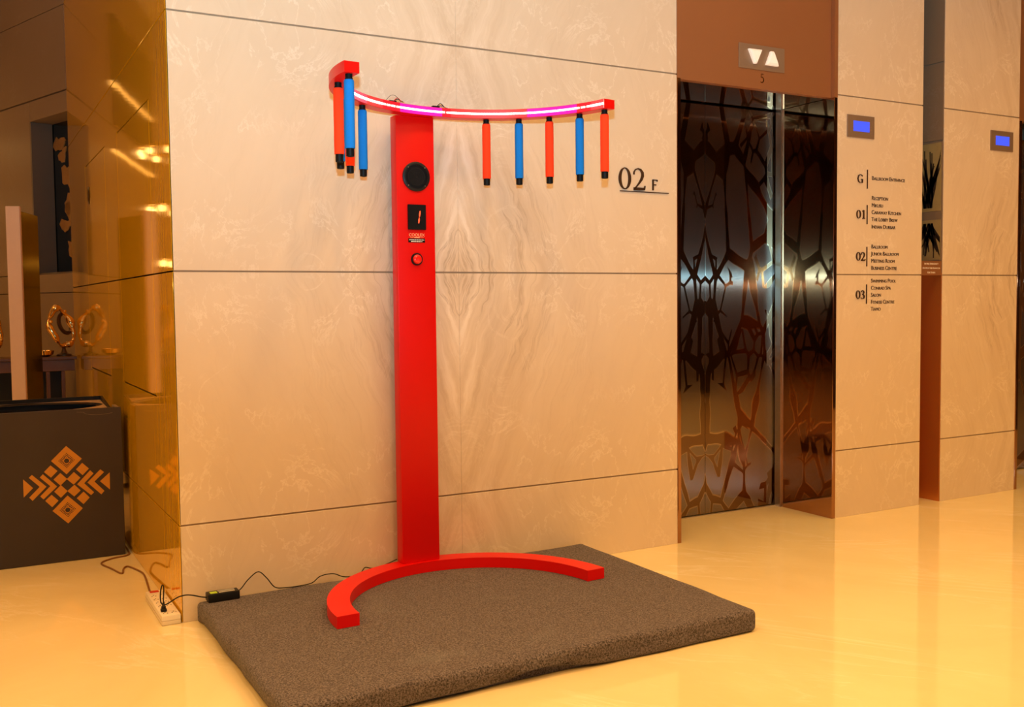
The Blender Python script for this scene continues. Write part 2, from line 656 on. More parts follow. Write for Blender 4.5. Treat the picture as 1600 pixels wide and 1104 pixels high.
# lower middle course .385-1.385 and upper 1.385-2.385 are notched around the two access doors: build as flush strips
for (ya, yb) in ((-.003, .43), (1.385, 1.86), (2.79, 3.77)):
    for za, zb in ((J[1], DZ[0]), (DZ[0], J[2]), (J[2], DZ[1]), (DZ[1], J[3])):
        e0 = .003 if za in (J[1], J[2]) else -.0001
        e1 = .003 if zb in (J[2], J[3]) else -.0001
        s0 = .003 if ya in (-.003, 1.385, 2.79) and ya > 0 and za >= DZ[0] and zb <= DZ[1] else (.003 if ya < 0 else -.0001)
        s1 = .003 if za >= DZ[0] and zb <= DZ[1] or yb == 3.77 else -.0001
        MB().box(-.001, .0038, ya + s0, yb - s1, za + e0, zb - e1).build('gold_panel', 'gold_cladding', gcore)
for (ya, yb) in (D1, D2):
    MB().box(-.001, .0038, ya - .0001, yb + .0001, J[1] + .003, DZ[0] - .003).build('gold_panel', 'gold_cladding', gcore)
    MB().box(-.001, .0038, ya - .0001, yb + .0001, DZ[1] + .003, J[3] - .003).build('gold_panel', 'gold_cladding', gcore)
    gold(ya, yb, DZ[0], J[2])
    gold(ya, yb, J[2], DZ[1])
pull = MB()
pull.lathe([(.0, 0), (.03, 0), (.034, .003), (.026, .006), (.022, .002), (0, .002)], n=24)
bmesh.ops.transform(pull.bm, matrix=Matrix.Translation((-.001, 2.62, 1.93)) @ Matrix.Rotation(-PI / 2, 4, 'Y') @ Matrix.Diagonal((1.6, 1, 1, 1)), verts=pull.bm.verts)
pull.build('flush_ring_pull', 'dark_bronze', gcore, True)

# angled hall wall beyond the gold wall
AD = Vector((-.33, .945)).normalized()
ROT = math.atan2(AD.y, AD.x)


def ang(s, d, z):      # s along the wall, d out of the wall toward the room
    n = Vector((-AD.y, AD.x))
    q = Vector((0, 3.77)) + AD * s + n * d
    return Vector((q.x, q.y, z))


def ang_mat():
    n = Vector((-AD.y, AD.x))
    return Matrix(((AD.x, -n.x, 0, 0), (AD.y, -n.y, 0, 3.77), (0, 0, 1, 0), (0, 0, 0, 1)))


AM = ang_mat()         # local x = s, local y = into the wall, z up
WS = .63
acore = MB().box(-.02, 3.3, .20, .26, 0, CEIL, mat=AM).build('wall_hall', 'jamb_grey')
struct(acore, 'dim angled stone wall of the hall beyond the gold wall')
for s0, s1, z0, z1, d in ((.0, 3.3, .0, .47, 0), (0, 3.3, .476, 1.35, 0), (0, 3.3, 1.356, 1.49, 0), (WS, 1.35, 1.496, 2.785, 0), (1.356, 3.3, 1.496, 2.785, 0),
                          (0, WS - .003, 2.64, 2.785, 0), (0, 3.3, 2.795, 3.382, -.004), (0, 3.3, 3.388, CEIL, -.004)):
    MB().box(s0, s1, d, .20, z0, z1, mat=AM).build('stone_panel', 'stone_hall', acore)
win = MB().box(.0, WS - .003, .165, .19, 1.496, 2.638, mat=AM).build('window_1', 'night_glass')
struct(win, 'tall dark window in the hall wall with gold leaf shapes')
MB().box(WS - .022, WS - .003, .0, .16, 1.497, 2.637, mat=AM).build('window_jamb', 'jamb_grey', win)
MB().box(.0, WS - .023, .03, .16, 1.493, 1.505, mat=AM).build('window_sill', 'jamb_grey', win)
random.seed(3)
for k in range(11):
    s = random.uniform(.05, .5)
    zc = 1.60 + .088 * k
    a = random.uniform(-.9, .9)
    L = random.uniform(.13, .24)
    Wd = random.uniform(.035, .07)
    P = []
    for i in range(14):
        t = 2 * PI * i / 14
        lx = L / 2 * math.cos(t)
        ly = Wd * math.sin(t) * (1 + .5 * math.cos(t)) * (1 + .35 * math.sin(5 * t + k))
        lx *= 1 + .25 * math.sin(3 * t + 2 * k)
        P.append((s + lx * math.cos(a) - ly * math.sin(a), zc + lx * math.sin(a) + ly * math.cos(a)))
    P = [(min(max(q[0], .01), WS - .03), min(max(q[1], 1.51), 2.63)) for q in P]
    lf = MB().prism(P, 'Y', .158, .1648)
    bmesh.ops.transform(lf.bm, matrix=AM, verts=lf.bm.verts)
    lf.build('leaf', 'leaf_gold', win)

for z0, z1 in ((2.56, 2.585), (3.12, 3.16)):  # glowing strips added so the gold wall has light to reflect
    MB().box(1.40, 3.2, -.03, -.0045, z0, z1, mat=AM).build('cove_strip', 'cove_glow', acore)
for i in range(13):
    MB().box(1.42 + .14 * i, 1.46 + .14 * i, -.05, -.0045, 3.17, 3.72, mat=AM).build('slat', 'dark_panel', acore)
    MB().box(1.47 + .14 * i, 1.50 + .14 * i, -.04, -.0045, 2.80, 3.11, mat=AM).build('slat', 'dark_panel', acore)
# other hall walls (seen only in reflections)
wb = MB().box(-7, 8, -8.5, -8.4, 0, CEIL).build('wall_back', 'dark_panel')
struct(wb, 'dark panelled wall on the far side of the lobby')
for i in range(9):
    MB().box(-6.6 + i * 1.6, -5.6 + i * 1.6, -8.399, -8.36, .2, 3.1, .01, 1).build('wall_panel', 'hall_wall' if i % 3 == 1 else 'dark_panel', wb)
we = MB().box(7.9, 8, -8.4, 7, 0, CEIL).build('wall_end', 'dark_panel')
struct(we, 'dark end wall of the lift lobby')
MB().box(-6.8, 7.85, -8.355, -8.33, 1.47, 1.51).build('led_line', 'led_line_glow', wb)  # unseen glowing line, added for the lift doors to reflect
ww = MB().box(-7, -6.9, -8.4, 7, 0, CEIL).build('wall_side', 'hall_wall')
struct(ww, 'warm brown side wall of the lobby')
for i in range(16):
    y0 = -5 + i * .72
    MB().box(-6.899, -6.84, y0, y0 + .10, 2.2, 3.3).build('slat', 'dark_panel', ww)
for z0 in (1.62, 2.05, 3.38):
    MB().box(-6.899, -6.85, -6, 6.8, z0, z0 + .07).build('cove_strip', 'cove_glow', ww)  # unseen strips, also added for the gold wall's reflection
wn = MB().box(-6.9, 8, 6.9, 7, 0, CEIL).build('wall_rear', 'hall_wall')
struct(wn, 'dark rear wall of the hall')

# ---------------------------------------------------------------- lift entrance
XA, XB = W1 + .0228, P1 - .0266
DY = .452
door = MB().box(XA, XB, DY + .0405, DY + .07, 0, 2.368).build('door_1', 'black_void')
struct(door, 'etched bronze lift doors in a copper-lined recess')
for (xa, xb) in ((XA + .001, DOORX - .0012), (DOORX + .0012, XB - .004)):
    leaf = MB().box(xa, xb, DY, DY + .04, .008, 2.36, .001, 1).build('door_leaf', 'door_etched', door)
MB().box(DOORX - .0012, DOORX + .0012, DY + .004, DY + .03, .008, 2.36).build('meeting_strip', 'steel_brushed', door)
jl = MB().box(XB - .012, XB - .0005, DY - .058, DY - .0125, 0, 2.367).build('door_jamb', 'steel_brushed', door)
MB().box(XA + .0005, XA + .012, DY - .058, DY - .0125, 0, 2.367).build('door_jamb', 'steel_brushed', door)
MB().box(XA, XB, DY - .012, DY + .04, -.001, .006).build('door_sill', 'steel_brushed', door)
# copper reveals
for n, (xa, xb) in (('trim_1', (W1 + .0003, XA)), ('trim_2', (XB, P1 - .0003))):
    t = MB().box(xa, xb, -.004, DY + .07, 0, 2.3677, .002, 1).build(n, 'copper_reveal')
    struct(t, 'polished copper reveal lining the side of the lift recess nearest the ' + ('red game' if n == 'trim_1' else 'floor directory'))
    MB().box(xa, xb, -.004, .06, 2.3678, CEIL).build('upper_reveal', 'copper_satin', t)
fas = MB().box(XA + .0005, XB - .0005, .02, .06, 2.368, CEIL, .001, 1).build('trim_3', 'copper_satin')
struct(fas, 'brown copper panel above the lift doors')
MB().box(XA + .0005, XB - .0005, .061, DY + .07, 2.368, 2.39).build('soffit', 'copper_reveal', fas)

# second lift, only its edge is in view
XC, XD = P4 + .0266, P4 + 1.13
d2 = MB().box(XC, XD, DY + .0405, DY + .07, 0, 2.368).build('door_2', 'black_void')
struct(d2, 'second set of etched lift doors beyond the far marble pier')
for (xa, xb) in ((XC + .001, (XC + XD) / 2 - .0012), ((XC + XD) / 2 + .0012, XD - .004)):
    MB().box(xa, xb, DY, DY + .04, .008, 2.36, .001, 1).build('door_leaf', 'door_etched', d2)
t = MB().box(P4 + .0003, XC, -.004, DY + .07, 0, 2.3677, .002, 1).build('trim_4', 'copper_reveal')
struct(t, 'polished copper reveal at the edge of the second lift')
t = MB().box(XC, XD, .02, .06, 2.368, CEIL).build('trim_5', 'copper_satin')
struct(t, 'brown copper panel above the second lift')
stone_wall('wall_end_pier', XD + .02, 7.9, [XD + .02, 7.9], 'stone_far_pillar', 'marble wall beyond the second lift')

# ---------------------------------------------------------------- carpeted platform
MZ = .088


def platform():
    x0, x1, y0, y1 = .05, 1.862, -1.238, -.028
    mb = MB()
    mb.box(x0, x1, y0, y1, .002, MZ, .017, 4)
    bm = mb.bm
    for i in range(1, 46):
        bmesh.ops.bisect_plane(bm, geom=bm.verts[:] + bm.edges[:] + bm.faces[:], plane_co=(x0 + (x1 - x0) * i / 46, 0, 0), plane_no=(1, 0, 0))
    for i in range(1, 32):
        bmesh.ops.bisect_plane(bm, geom=bm.verts[:] + bm.edges[:] + bm.faces[:], plane_co=(0, y0 + (y1 - y0) * i / 32, 0), plane_no=(0, 1, 0))
    for z in (.022, .042, .062):
        bmesh.ops.bisect_plane(bm, geom=bm.verts[:] + bm.edges[:] + bm.faces[:], plane_co=(0, 0, z), plane_no=(0, 0, 1))
    for v in bm.verts:
        p = v.co.copy()
        edge = min(p.x - x0, x1 - p.x, p.y - y0, y1 - p.y)
        k = max(0, 1 - edge / .03)
        nz = noise.noise(p * 6) * .6 + noise.noise(p * 17) * .3
        zf = max(0, min(1, p.z / MZ))
        if k > 0 and p.y < y1 - .03:
            n = Vector((0, 0, 0))
            if p.x - x0 < .03:
                n.x -= 1
            if x1 - p.x < .03:
                n.x += 1
            if p.y - y0 < .03:
                n.y -= 1
            v.co += n * (nz * .011 + .004 * math.sin(p.x * 21 + p.y * 13)) * (.35 + .65 * zf) * k
            if zf < .3 and (p.y - y0 < .03):       # the felt rides up where it is not tucked in
                lift = math.exp(-((p.x - .93) / .17) ** 2) * .026 + math.exp(-((p.x - .55) / .2) ** 2) * .010
                v.co.z += lift * (1 - zf)
                v.co.y += lift * .8
            if zf < .3 and (p.x - x0 < .03):
                v.co.x += .010
        if zf > .8:
            v.co.z += (noise.noise(p * 2.2) - 1) * .0008 * (1 - k) - .010 * k * max(0, noise.noise(p * 3.1))
            v.co.z -= .006 * k * (0.5 + .5 * math.sin(p.x * 9))
    return mb.build('carpeted_platform', 'carpet_felt', None, True, math.radians(60))


tag(platform(), 'low rectangular platform wrapped in grey-brown felt carpet under the red game', 'platform')

# ---------------------------------------------------------------- the red reaction game
BASE_C, BR, BW = (1.009, -.634), .595, .086
TOP_C, TR, TW = (1.0542, -.7056), .6156, .0564
TZ0, TZ1 = 2.0392, 2.0769
TA0, TA1 = .1626, 3.2286
SZ = MZ + .0005
game = thing('catch_stick_game', 'tall red catch-the-stick game with curved base and curved lit arm', 'game machine', (1.0, -.1, SZ))
arc_bar(MB(), BASE_C, BR, BR - BW, math.radians(3.56), math.radians(181.38), SZ, .1335).build('curved_base', 'red_paint', game, True)
CX0, CX1, CY0, CY1 = .897, 1.071, -.1075, -.047
MB().box(CX0, CX1, CY0, CY1, .1335, TZ0, .0025, 2).build('column', 'red_paint', game, True)
ring = arc_bar(MB(), TOP_C, TR, TR - TW, TA0, TA1, TZ0, TZ1, 96).build('curved_arm', 'red_paint', game, True)
# LED tape on the inner face of the arm
tape_r = TR - TW
zc = (TZ0 + TZ1) / 2
tape = arc_bar(MB(), TOP_C, tape_r, tape_r - .0006, TA0 + .006, TA1 - .05, zc - .0170, zc + .0170, 96).build('led_tape', 'led_tape', game, True)
segs = [(9.9, 17, 'white'), (17, 24.5, 'red'), (24.5, 48, 'purple'), (48, 82, 'warm'), (82, 86, 'red'), (86, 107, 'purple'), (107, 117, 'red'), (117, 128, 'warm'), (128, 172, 'cool')]
for a0, a1, k in segs:
    a0, a1 = math.radians(a0), math.radians(a1)
    arc_bar(MB(), TOP_C, tape_r - .0007, tape_r - .0014, a0, a1, zc - .0176, zc + .0176, 16).build('led_sleeve', 'sleeve_' + k, tape, True)  # halo of the LEDs painted as a thin glowing band
    n = max(2, int((a1 - a0) * tape_r / .0125))
    for_seg = MB()
    for i in range(n):
        s0 = a0 + (a1 - a0) * (i + .04) / n
        s1 = a0 + (a1 - a0) * (i + .96) / n
        if k == 'red' and i % 2:
            s1 = s0 + (s1 - s0) * .5
        arc_bar(for_seg, TOP_C, tape_r - .0015, tape_r - .0052, s0, s1, zc - .0036, zc + .0036, 2)
    for_seg.build('led_run', 'led_' + k, tape)
# little modules and wires lying on top of the arm
for (aa, mat_list, s) in ((108, ('wire_yellow', 'black_plastic', 'wire_red'), 1), (87, ('wire_blue', 'wire_yellow', 'black_plastic'), -1)):
    a = math.radians(aa)
    q = Vector((TOP_C[0] + (TR - TW * .7) * math.cos(a), TOP_C[1] + (TR - TW * .7) * math.sin(a), TZ1))
    MB().box(q.x - .028, q.x + .004, q.y - .006, q.y + .012, q.z + .0005, q.z + .009, .001, 1).build('connector', 'black_plastic', game)
    for j, mm in enumerate(mat_list):
        P = []
        for i in range(13):
            t = i / 12
            P.append((q.x - .01 + (.055 - .012 * j) * t, q.y - .004 * j + .004 * math.sin(9 * t + j), q.z + .003 + (.008 + .005 * j) * math.sin(PI * t) + .002 * math.sin(7 * t + j)))
        MB().tube(P, .0016, 6).build('wire', mm, game, True)
a = math.radians(112)
q = Vector((TOP_C[0] + (TR - TW * .7) * math.cos(a), TOP_C[1] + (TR - TW * .7) * math.sin(a), TZ1 + .001))
MB().tube([(q.x - .012 + .07 * i / 16, q.y, q.z + .028 * math.sin(PI * i / 16)) for i in range(17)], .0009, 6).build('wire', 'black_plastic', game, True)

# speaker on the column
FY = CY0
sp = MB().lathe([(0, 0), (.060, 0), (.0625, .001), (.0625, .005), (.059, .0075), (.050, .0078), (.049, .006), (.036, .0062), (.035, .0078), (.018, .0072), (0, .0075)], (.986, FY, 1.786), 'Y', 48).build('speaker', 'black_plastic', game, True)
grille = MB()
for rr in (.047, .042, .031, .026, .021, .014, .009):
    grille.tube([(.986 + rr * math.cos(2 * PI * i / 32), FY - .0074, 1.786 + rr * math.sin(2 * PI * i / 32)) for i in range(32)], .0011, 5, True)
grille.build('grille', 'black_rubber', sp, True)
for k in range(4):
    t = PI / 4 + k * PI / 2
    MB().lathe([(0, 0), (.0026, 0), (.0022, .0012), (0, .0016)], (.986 + .054 * math.cos(t), FY - .0076, 1.786 + .054 * math.sin(t)), 'Y', 10).build('screw', 'steel_brushed', sp, True)
# score display
dp = MB().box(.944, 1.027, FY - .008, FY, 1.562, 1.668, .0015, 1).build('score_display', 'black_rubber', game)
for (xa, za, xb, zb) in ((.9915, 1.589, .9945, 1.6135), (.9955, 1.6170, .9990, 1.6415)):
    MB().ribbon([(xa, za), ((xa + xb) / 2, (za + zb) / 2), (xb, zb)], [.003, .0065, .003], FY - .0082, FY - .009).build('digit_segment', 'digit_glow', dp)
# maker's name and label plate
text_mesh('COOLEX', .0185, .9852, 1.5340, FY - .0012, .001, 'CENTER', 1, .98).build('maker_name', 'print_orange', game)
nm = MB().box(.955, .972, FY - .001, FY, 1.5285, 1.5295)
nm.box(1.000, 1.017, FY - .001, FY, 1.5285, 1.5295).box(.9735, .9985, FY - .001, FY, 1.5275, 1.5310)
nm.build('name_rule', 'print_orange', game)
pl = MB().box(.946, 1.023, FY - .0015, FY, 1.508, 1.5255, .0005, 1).build('label_plate', 'black_rubber', game)
for zz, x0, x1 in ((1.5193, .950, 1.019), (1.5122, .958, 1.010)):
    tm = MB()
    xx = x0
    random.seed(int(zz * 1e4))
    while xx < x1:
        ww_ = random.uniform(.004, .009)
        tm.box(xx, min(xx + ww_, x1), FY - .0018, FY - .0012, zz - .0016, zz + .0016)
        xx += ww_ + .0014
    tm.build('label_print', 'print_white', pl)
# push button
bz = MB().lathe([(.0, 0), (.0265, 0), (.0265, .006), (.0245, .009), (.0215, .009), (.0205, .004), (0, .004)], (.983, FY, 1.437), 'Y', 36).build('push_button', 'black_plastic', game, True)
MB().lathe([(.0200, .0042), (.0200, .011), (.0175, .0145), (.011, .017), (0, .018)], (.983, FY, 1.437), 'Y', 36).build('button_dome', 'button_red', bz, True)
# rear supply lead coming down behind the column base and the low-voltage wire
# ---------------------------------------------------------------- the ten hanging sticks
STICK = {}


def make_stick(col, loc, label):
    t = thing('drop_stick', label, 'stick', loc, 'foam sticks hanging from the curved arm')
    if col not in STICK:
        zb = 1.758
        cap0 = MB().lathe([(0, 2.0386 - zb), (.0125, 2.0386 - zb), (.0125, 2.0245 - zb), (.0142, 2.0235 - zb), (.0142, 2.014 - zb), (0, 2.014 - zb)], n=20)
        g = MB().lathe([(0, 2.0205 - zb), (.0135, 2.0205 - zb), (.0168, 2.018 - zb), (.0178, 2.012 - zb), (.0180, 1.95 - zb), (.0176, 1.88 - zb), (.0181, 1.82 - zb), (.0178, 1.79 - zb), (.0170, 1.7855 - zb), (0, 1.7855 - zb)], n=24)
        e = MB().lathe([(0, 1.786 - zb), (.0142, 1.786 - zb), (.0142, 1.761 - zb), (.0132, 1.758 - zb), (.010, 1.758 - zb), (.0095, 1.7595 - zb), (0, 1.7595 - zb)], n=20)
        parts = []
        for nm_, mb_, mt in (('top_collar', cap0, 'black_rubber'), ('foam_grip', g, 'foam_' + col), ('end_cap', e, 'black_rubber')):
            o = mb_.build(nm_, mt, None, True)
            o.parent = t
            parts.append(o)
        STICK[col] = parts
    else:
        for p_ in STICK[col]:
            o = p_.copy()
            C.objects.link(o)
            o.parent = t
    return t


ordn = ['', 'second ', 'third ', 'fourth ', 'fifth ']
A_ = [182.4, 168.2, 150.6, 137.8, 126.9, 66.0, 52.2, 39.0, 25.0, 12.2]
COLS = ['blue', 'red'] * 2 + ['blue'] + ['red', 'blue'] * 2 + ['red']
LAB = ['blue foam stick at the arm tip on the gold wall side',
       'red foam stick next to the tip stick on the gold wall side',
       'blue foam stick third from the arm tip on the gold wall side',
       'red foam stick fourth from the arm tip on the gold wall side',
       'blue foam stick beside the column on its gold wall side',
       'red foam stick beside the column on its lift side',
       'blue foam stick second from the column on its lift side',
       'red foam stick third from the column on its lift side',
       'blue foam stick next to the tip stick on the lift side',
       'red foam stick at the arm tip above the floor number']
RM = TR - TW / 2
for aa, col, lb in zip(A_, COLS, LAB):
    a = math.radians(aa)
    s = make_stick(col, (TOP_C[0] + RM * math.cos(a), TOP_C[1] + RM * math.sin(a), 1.758), lb)
    s.rotation_euler = (random.uniform(-.012, .012), random.uniform(-.012, .012), 0)
    s.rotation_euler = (0, 0, random.uniform(0, 6))

# ---------------------------------------------------------------- power adapter, leads, power strip
ad = thing('power_adapter', 'black power adapter brick with green label on the platform corner', 'power adapter', (.145, -.062, MZ))
ab = MB().box(.083, .207, -.090, -.036, MZ + .0005, MZ + .033, .004, 2).build('body', 'black_plastic', ad, True)
MB().box(.095, .122, -.080, -.052, MZ + .0330, MZ + .0335).build('green_sticker', 'label_green', ab)
MB().box(.128, .190, -.078, -.066, MZ + .0330, MZ + .0335).build('spec_sticker', 'print_grey', ab)
MB().box(.126, .192, -.058, -.048, MZ + .0330, MZ + .0335).build('spec_sticker', 'print_grey', ab)


def smooth_path(pts, k=6):
    P = [Vector(p) for p in pts]
    out = []
    for i in range(len(P) - 1):
        p0, p1, p2, p3 = P[max(0, i - 1)], P[i], P[i + 1], P[min(len(P) - 1, i + 2)]
        for j in range(k):
            t = j / k
            out.append(.5 * ((2 * p1) + (-p0 + p2) * t + (2 * p0 - 5 * p1 + 4 * p2 - p3) * t * t + (-p0 + 3 * p1 - 3 * p2 + p3) * t ** 3))
    out.append(P[-1])
    return out


MB().tube(smooth_path([(.206, -.055, .108), (.225, -.045, .118), (.256, -.026, .142), (.298, -.022, .167), (.331, -.024, .138), (.361, -.035, .098), (.40, -.045, .0915), (.46, -.05, .0915), (.516, -.042, .094), (.556, -.03, .113), (.612, -.026, .115), (.655, -.035, .098), (.70, -.035, .094), (.735, -.032, .104), (.756, -.026, .121), (.79, -.026, .113), (.84, -.030, .12), (.892, -.055, .145)]), .0022, 8).build('output_lead', 'black_plastic', ad, True)
MB().tube(smooth_path([(.086, -.060, .104), (.06, -.058, .110), (.03, -.055, .120), (.004, -.05, .123), (-.024, -.045, .117), (-.055, -.035, .098), (-.072, -.02, .088), (-.081, -.01, .10), (-.080, .0, .13), (-.072, .01, .157), (-.064, .02, .150), (-.063, .03, .12), (-.062, .045, .085), (-.060, .055, .066)]), .0026, 8).build('mains_lead', 'black_plastic', ad, True)
pg = MB().box(-.071, -.049, .047, .067, .040, .052, .002, 1)
pg.lathe([(.009, .052), (.009, .060), (.006, .063), (.0065, .068), (.005, .070), (.0035, .078), (0, .078)], (-.060, .057, 0), 'Z', 12)
pg.build('plug', 'black_plastic', ad, True)
ps = thing('power_strip', 'cream multi-socket power strip on the floor along the gold wall', 'power strip', (-.045, .18, 0))
SX0, SX1, SY0, SY1, SZT = -.078, -.006, -.004, .385, .039
sb = MB().box(SX0, SX1, SY0, SY1, .0005, SZT, .003, 2).build('body', 'strip_white', ps, True)
MB().box(SX0 - .0004, SX1 + .0004, SY0 - .0004, SY1 + .0004, .0178, .0188).build('seam', 'grey_joint', sb)
MB().box(SX0 + .014, SX1 - .022, SY1 - .034, SY1 - .014, SZT, SZT + .004, .001, 1).build('rocker_switch', 'switch_red', sb)
for i in range(6):
    yy = .034 + i * .053
    so = MB().box(SX0 + .010, SX1 - .010, yy - .021, yy + .021, SZT - .001, SZT + .0008, .0005, 1).build('socket', 'strip_white', ps)
    if i == 0 or i >= 2:
        hs = MB()
        for xx in (-.058, -.026):
            for dx, dy, wx, wy in ((-.0075, -.006, .0018, .0040), (.0075, -.006, .0018, .0040), (0, .0085, .0025, .0030)):
                hs.box(xx + dx - wx, xx + dx + wx, yy + dy - wy, yy + dy + wy, SZT + .0006, SZT + .0012)
        hs.build('slots', 'black_rubber', so)
cordp = smooth_path([(-.042, .386, .02), (-.044, .44, .014), (-.040, .52, .0042), (-.030, .64, .0042), (-.020, .766, .0042), (-.022, .862, .0042), (-.06, 1.00, .0042), (-.085, .97, .0042), (-.105, .885, .0042), (-.135, 1.0, .0042), (-.165, 1.13, .0042), (-.11, 1.2, .0042), (-.03, 1.235, .0042), (-.014, 1.32, .0042), (-.014, 1.5, .0042), (-.02, 1.7, .0042)])
co = MB().tube(cordp, .0042, 8).build('extension_cord', 'cord_brown', None, True)
tag(co, 'brown extension cord looping on the floor between power strip and dark box', 'cord')

# ---------------------------------------------------------------- signs on the walls
YW = -.0005
fs = thing('floor_number_sign', 'dark bronze 02 F floor number lettering on the marble wall', 'sign', (2.26, 0, 1.785))


def serif(mb, ch, x, z, h, wd, yb, yf, k=1.0):
    t0, t1 = .022 * h / .1 * .68 * k, .0085 * h / .1 * .55 * k
    if ch in '0':
        n = 40
        rx, rz = wd / 2, h / 2
        bm = mb.bm
        lay = []
        for yy in (yf, yb):
            o_ = [bm.verts.new((x + rx + rx * math.cos(2 * PI * i / n), yy, z + rz + rz * math.sin(2 * PI * i / n))) for i in range(n)]
            i_ = [bm.verts.new((x + rx + (rx - t0) * math.cos(2 * PI * i / n), yy, z + rz + (rz - t1) * math.sin(2 * PI * i / n))) for i in range(n)]
            lay.append((o_, i_))
        (of, if_), (ob, ib) = lay
        for i in range(n):
            j = (i + 1) % n
            bm.faces.new((of[i], of[j], if_[j], if_[i]))
            bm.faces.new((ob[i], ib[i], ib[j], ob[j]))
            bm.faces.new((of[i], ob[i], ob[j], of[j]))
            bm.faces.new((if_[i], if_[j], ib[j], ib[i]))
        return
    def S(P, Wd):
        P = [(x + a * wd, z + b * h) for a, b in P]
        mb.ribbon(P, [t1 + (t0 - t1) * q for q in Wd], yb, yf)
    if ch == '2':
        S([(.06, .70), (.07, .82), (.18, .93), (.40, .985), (.62, .93), (.76, .80), (.77, .66), (.68, .50), (.50, .33), (.28, .16), (.10, .05)], [.2, .2, .1, .1, .5, .9, 1, .8, .4, .15, .1])
        S([(.04, .045), (.5, .045), (.9, .05)], [.9, .9, .6])
        S([(.88, .02), (.93, .10), (.97, .20)], [.6, .3, .1])
    elif ch == '1':
        S([(.55, .0), (.55, .5), (.55, 1.0)], [1, 1, 1])
        S([(.25, .86), (.4, .93), (.56, .985)], [.1, .2, .4])
        S([(.28, .02), (.82, .02)], [.3, .3])
    elif ch == '3':
        S([(.08, .80), (.2, .93), (.45, .985), (.68, .90), (.72, .74), (.60, .60), (.36, .53)], [.1, .2, .3, .8, 1, .5, .1])
        S([(.36, .53), (.66, .48), (.82, .30), (.74, .10), (.45, .02), (.15, .05), (.05, .16)], [.1, .5, 1, .8, .3, .1, .3])
    elif ch == '5':
        S([(.80, .97), (.25, .97), (.22, .58)], [.3, .3, .2])
        S([(.22, .58), (.5, .64), (.78, .5), (.84, .28), (.70, .09), (.4, .01), (.1, .08)], [.1, .3, .8, 1, .7, .3, .3])
    elif ch == 'F':
        S([(.18, 0), (.18, .5), (.18, 1.0)], [.8, .8, .8])
        S([(.1, .965), (.95, .965)], [.3, .3])
        S([(.18, .52), (.75, .52)], [.3, .3])
        S([(.93, .98), (.95, .84)], [.2, .2])
    elif ch == 'G':
        S([(.93, .80), (.78, .93), (.5, .985), (.22, .86), (.09, .5), (.22, .14), (.5, .01), (.78, .07), (.90, .16)], [.3, .15, .1, .7, 1, .7, .1, .2, .5])
        S([(.90, .0), (.90, .42)], [.8, .8])
        S([(.66, .42), (1.0, .42)], [.2, .2])


def glyph(ch, x, z, h, wd, parent, mat='dark_letter', name='digit', k=1.0, y0=-.0002, d=.005):
    mb = MB()
    serif(mb, ch, x, z, h, wd, y0, y0 - d, k)
    return mb.build(name, mat, parent)


glyph('0', 2.107, 1.796, .106, .074, fs)
glyph('2', 2.194, 1.796, .106, .074, fs)
glyph('F', 2.309, 1.798, .053, .034, fs, name='letter', k=1.25)
MB().box(2.115, 2.412, -.005, -.0002, 1.785, 1.7895).build('underline', 'dark_letter', fs)

dr = thing('floor_directory', 'dark metal floor directory lettering G to 03 on the marble pier', 'sign', (3.95, 0, 1.18))
ROWS = [('G', 1.929, 1.875, 1.983, [('Ballroom Entrance', 1.938)]),
        ('01', 1.728, 1.673, 1.782, [('Reception', 1.825), ('Mikusu', 1.784), ('Caraway Kitchen', 1.744), ('The Lobby Brew', 1.704), ('Indian Durbar', 1.662)]),
        ('02', 1.489, 1.433, 1.544, [('Ballroom', 1.547), ('Junior Ballroom', 1.507), ('Meeting Room', 1.466), ('Business Centre', 1.425)]),
        ('03', 1.271, 1.218, 1.329, [('Swimming Pool', 1.351), ('Conrad Spa', 1.310), ('Salon', 1.270), ('Fitness Centre', 1.229), ('Tiamo', 1.189)])]
for code, zc_, b0, b1, lines in ROWS:
    if code == 'G':
        glyph('G', 3.757, zc_ - .023, .047, .044, dr, k=1.15, name='letter')
    else:
        glyph(code[0], 3.751, zc_ - .024, .048, .036, dr, k=1.15)
        glyph(code[1], 3.790, zc_ - .024, .048, .036, dr, k=1.15)
    MB().box(3.8355, 3.8415, -.004, -.0002, b0, b1).build('divider_bar', 'dark_letter', dr)
    for s_, z_ in lines:
        text_mesh(s_, .0325, 3.875, z_ - .0115, -.0022, .002, 'LEFT', .78, 1.0).build('name_line', 'dark_letter', dr)


def display(x0, x1, z0, z1, sx0, sx1, sz0, sz1, label):
    t = thing('lift_display', label, 'display', ((x0 + x1) / 2, 0, z0))
    MB().box(x0, x1, -.006, -.0002, z0, z1, .001, 1).build('bezel', 'plate_bronze', t)
    sc_ = MB().box(sx0, sx1, -.0075, -.006, sz0, sz1).build('screen', 'screen_blue', t)
    return t


display(3.671, 3.889, 2.158, 2.283, 3.718, 3.847, 2.193, 2.251, 'small blue-lit lift display above the floor directory')
display(4.929, 5.150, 2.164, 2.287, 4.976, 5.108, 2.198, 2.255, 'small blue-lit lift display on the plain far pier')

